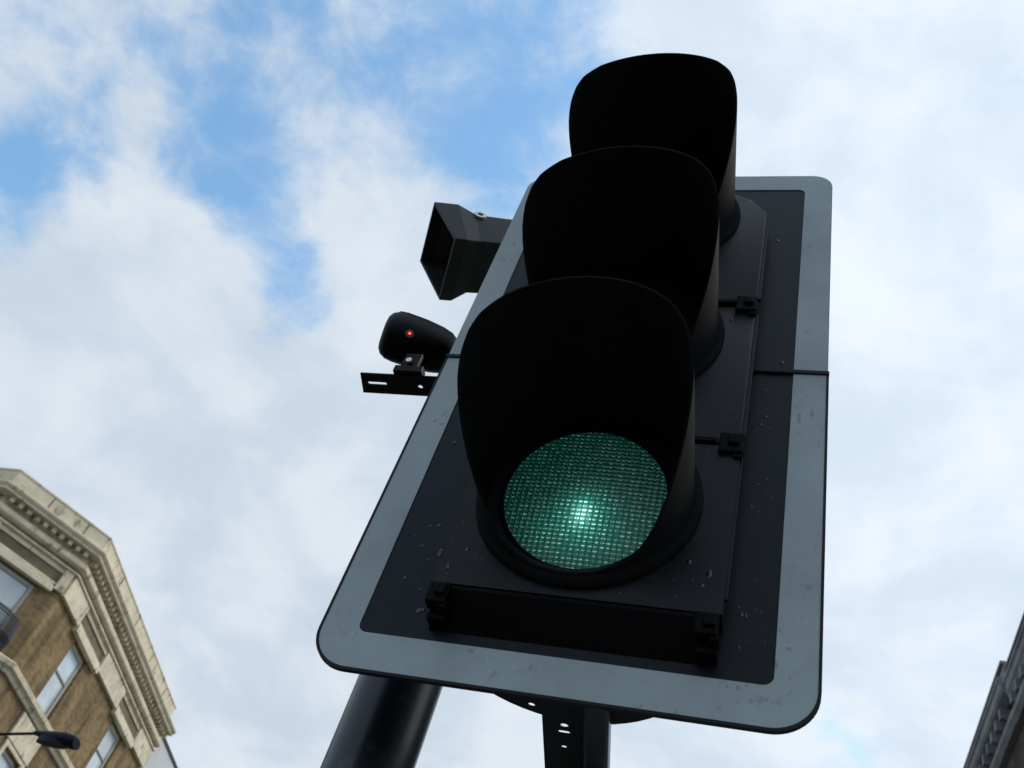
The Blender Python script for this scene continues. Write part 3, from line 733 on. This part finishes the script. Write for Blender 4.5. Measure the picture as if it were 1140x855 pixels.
# rain drops on the board and doors
mb = MB()
def drop(x, y, z, r):
    rings = []; el = random.choice([1.0, 1.1, 1.3, 1.3, 2.2])
    for a in (0, .35, .7): rings.append([(x+r*math.cos(a*math.pi/2)*math.cos(2*math.pi*k/7), y-r*.4*math.sin(a*math.pi/2), z+r*el*math.cos(a*math.pi/2)*math.sin(2*math.pi*k/7)) for k in range(7)])
    mb.loft(rings)
for k in range(300):
    x = random.uniform(-.225, .225); z = random.triangular(2.27, 3.2, 2.3); r = .0009+.0028*random.random()**2.2
    if x < XL-.01 or x > XR_+.012 or z < 2.25: drop(x, 0.0, z, r)
    else:
        if any((x*x+(z-lz)**2) < .15**2 for lz in LZ) or z < 2.32 or z > 3.1 or x < XL+.01 or x > XR_-.01: continue
        drop(x, YD, z, r)
dr = mb.build('rain_drops', 'water', sig, 80); dr['kind'] = 'stuff'

# ================================================================== horn-shaped vehicle detector on the pole
def horn_detector():
    B = on_y(507, 265.5, .215)
    e1 = Vector((-.544, -.028, .838)).normalized(); e3 = Vector((.758, .411, .506)); e3 = (e3-e1*e3.dot(e1)).normalized(); e2 = e3.cross(e1)
    if e2.y < 0: e2 = -e2
    t = thing('vehicle_detector', 'angular black horn-shaped detector box behind the board, above the capsule sensor', 'detector', tuple(B))
    h, wd = .183, .163
    # find lengths so the corners land where the photograph shows them
    def ring(d, i1, i2, dt=None):
        dt = d if dt is None else dt
        return [B+e3*d+e1*i1+e2*i2, B+e3*dt+e1*(h-i1)+e2*i2, B+e3*dt+e1*(h-i1)+e2*(wd-i2), B+e3*d+e1*i1+e2*(wd-i2)]
    mb = MB()
    outer = [ring(0, 0, 0), ring(.030, 0, 0, .062), ring(.072, .022, .012, .105), ring(.25, .026, .014)]
    inner = [ring(0, .006, .006), ring(.03, .007, .007), ring(.055, .022, .015)]
    mb.loft(outer, cap=False)
    n0 = len(mb.v); mb.loft(inner, cap=False)
    for k in range(4):
        a, b = k, (k+1) % 4; mb.f.append((a, b, n0+b, n0+a))
    mb.f.append(tuple(12+k for k in range(4))); mb.f.append(tuple(n0+8+k for k in range(4)))
    mb.build('case', 'grey', t, bevel=.002)
    # steel bolt with washer on the side cheek
    c = B+e3*.112+e1*(h-.030)+e2*.012
    mb = MB(); ax = -e2; u = e1; v = e3
    rg = [[c+ax*hh+(u*math.cos(2*math.pi*k/16)+v*math.sin(2*math.pi*k/16))*r for k in range(16)] for r, hh in ((.0155, -.002), (.0155, .006), (.0075, .0062), (.007, .002))]
    mb.loft(rg, cap=False); mb.build('washer', 'zinc', t, 40)
    mb = MB(); mb.loft([[c+ax*hh+(u*math.cos(2*math.pi*k/6)+v*math.sin(2*math.pi*k/6))*.0052 for k in range(6)] for hh in (-.002, .0055)]); mb.build('bolt', 'black', t)
    # mounting arm to the pole
    e = B+e3*.24+e1*(h/2)+e2*(wd/2)
    mb = MB(); mb.tube([e, Vector((PX-.02, PY+.01, e.z-.02)), Vector((PX, PY, e.z-.03))], .018, 12); mb.build('mounting_arm', 'black', t, 40)
    mb = MB(); z = e.z-.03; mb.lathe_z([(.0575, z-.02), (.063, z-.02), (.063, z+.02), (.0575, z+.02)], PX, PY, 40, cap=False); mb.build('pole_clamp', 'black', t, 40)
horn_detector()

# ================================================================== capsule sensor with red light on a slotted bar
def capsule_sensor():
    zb = 2.935
    a, b = on_z(401, 415.5, zb), on_z(404.5, 437, zb)
    t = thing('capsule_sensor', 'small black capsule-shaped sensor with red indicator light on a slotted bar', 'sensor', (PX-.1, PY, zb))
    # flat slotted bar running from its cut end to the pole
    u0 = a; ul = Vector((PX+.02, a.y-.004, zb)); v0 = b
    wv = (b-a).y
    x0, x1 = a.x, PX+.03
    sl_ = on_z(409, 426, zb); sr_ = on_z(431, 428, zb); ho = on_z(468, 431, zb)
    outl = [(x0, a.y), (x1, a.y), (x1, b.y), (b.x, b.y)]
    plate_mesh(outl, [slot(sl_.x+.004, sr_.x-.004, (sl_.y+sr_.y)/2, .0036), circ(ho.x, ho.y, .0048)], lambda u, v, w: (u, v, zb+w), .003, 'mounting_bar', 'steel', t)
    mb = MB(); mb.lathe_z([(.0575, zb-.012), (.063, zb-.012), (.063, zb+.015), (.0575, zb+.015)], PX, PY, 40, cap=False); mb.build('pole_clamp', 'steel', t, 40)
    # foot bracket
    ft = on_z(444, 414, zb+.004)
    mb = MB(); mb.bbox(ft.x-.012, ft.x+.045, ft.y-.004, ft.y+.016, zb+.0035, zb+.02); mb.bbox(ft.x-.004, ft.x+.03, ft.y, ft.y+.010, zb+.02, zb+.06); mb.build('foot_bracket', 'steel', t, bevel=.002)
    mb = MB(); mb.lathe_y([(.0, ft.y-.008), (.006, ft.y-.008), (.006, ft.y-.003)], ft.x+.012, zb+.032, 8); mb.build('bolt', 'zinc', t)
    # capsule body: lofted rounded section along its axis, blunt nose
    ax = Vector((.86, .44, .10)).normalized(); up = Vector((-.22, .30, .93)); up = (up-ax*up.dot(ax)).normalized(); sd = ax.cross(up)
    if sd.y < 0: sd = -sd
    c0 = on_y(443, 375, .205)
    rings = []
    for s, k in ((-.031, .45), (-.029, .66), (-.023, .84), (-.012, .96), (.004, 1.0), (.045, .99), (.08, .92), (.104, .80), (.116, .62), (.121, .32)):
        rg = []
        for j in range(28):
            an = 2*math.pi*j/28; cs, sn = math.cos(an), math.sin(an)
            ex = 2/2.6
            pu = math.copysign(abs(sn)**ex, sn)*.056*k; ps = math.copysign(abs(cs)**ex, cs)*.046*k
            rg.append(c0+ax*(s+.0)+up*pu+sd*ps)
        rings.append(rg)
    mb = MB(); mb.loft(rings); mb.build('body', 'black', t, 50)
    # lighter strip that paints the lit edge of the body, and the indicator light
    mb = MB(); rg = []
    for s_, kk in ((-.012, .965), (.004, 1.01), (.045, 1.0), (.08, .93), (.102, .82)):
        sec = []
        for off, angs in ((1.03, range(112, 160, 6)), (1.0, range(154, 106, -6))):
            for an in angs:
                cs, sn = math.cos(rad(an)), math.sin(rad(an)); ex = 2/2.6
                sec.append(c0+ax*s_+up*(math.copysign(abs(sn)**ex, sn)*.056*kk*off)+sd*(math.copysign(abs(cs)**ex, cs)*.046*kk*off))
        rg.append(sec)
    mb.loft(rg); mb.build('lit_edge', 'shell', t, 40)
    # indicator: where the sight line meets the body
    d = ray(456, 371.5).normalized()
    from mathutils.bvhtree import BVHTree
    vs = [v for r in rings for v in r]; fs = [(i*28+j, i*28+(j+1) % 28, (i+1)*28+(j+1) % 28, (i+1)*28+j) for i in range(len(rings)-1) for j in range(28)]
    hit, nrm, _, _ = BVHTree.FromPolygons(vs, fs).ray_cast(CAM, d)
    if hit:
        if nrm.dot(d) > 0: nrm = -nrm
        u = nrm.orthogonal().normalized(); v = nrm.cross(u)
        for r, hh, m, nm in ((.0085, .0012, 'ledhalo', 'indicator_halo'), (.0025, .003, 'led', 'indicator_light')):
            mb = MB(); mb.loft([[hit+nrm*h_+(u*math.cos(2*math.pi*k/16)+v*math.sin(2*math.pi*k/16))*r*q for k in range(16)] for h_, q in ((-.003, 1), (hh*.7, 1), (hh, .6))]); mb.build(nm, m, t, 40)
capsule_sensor()
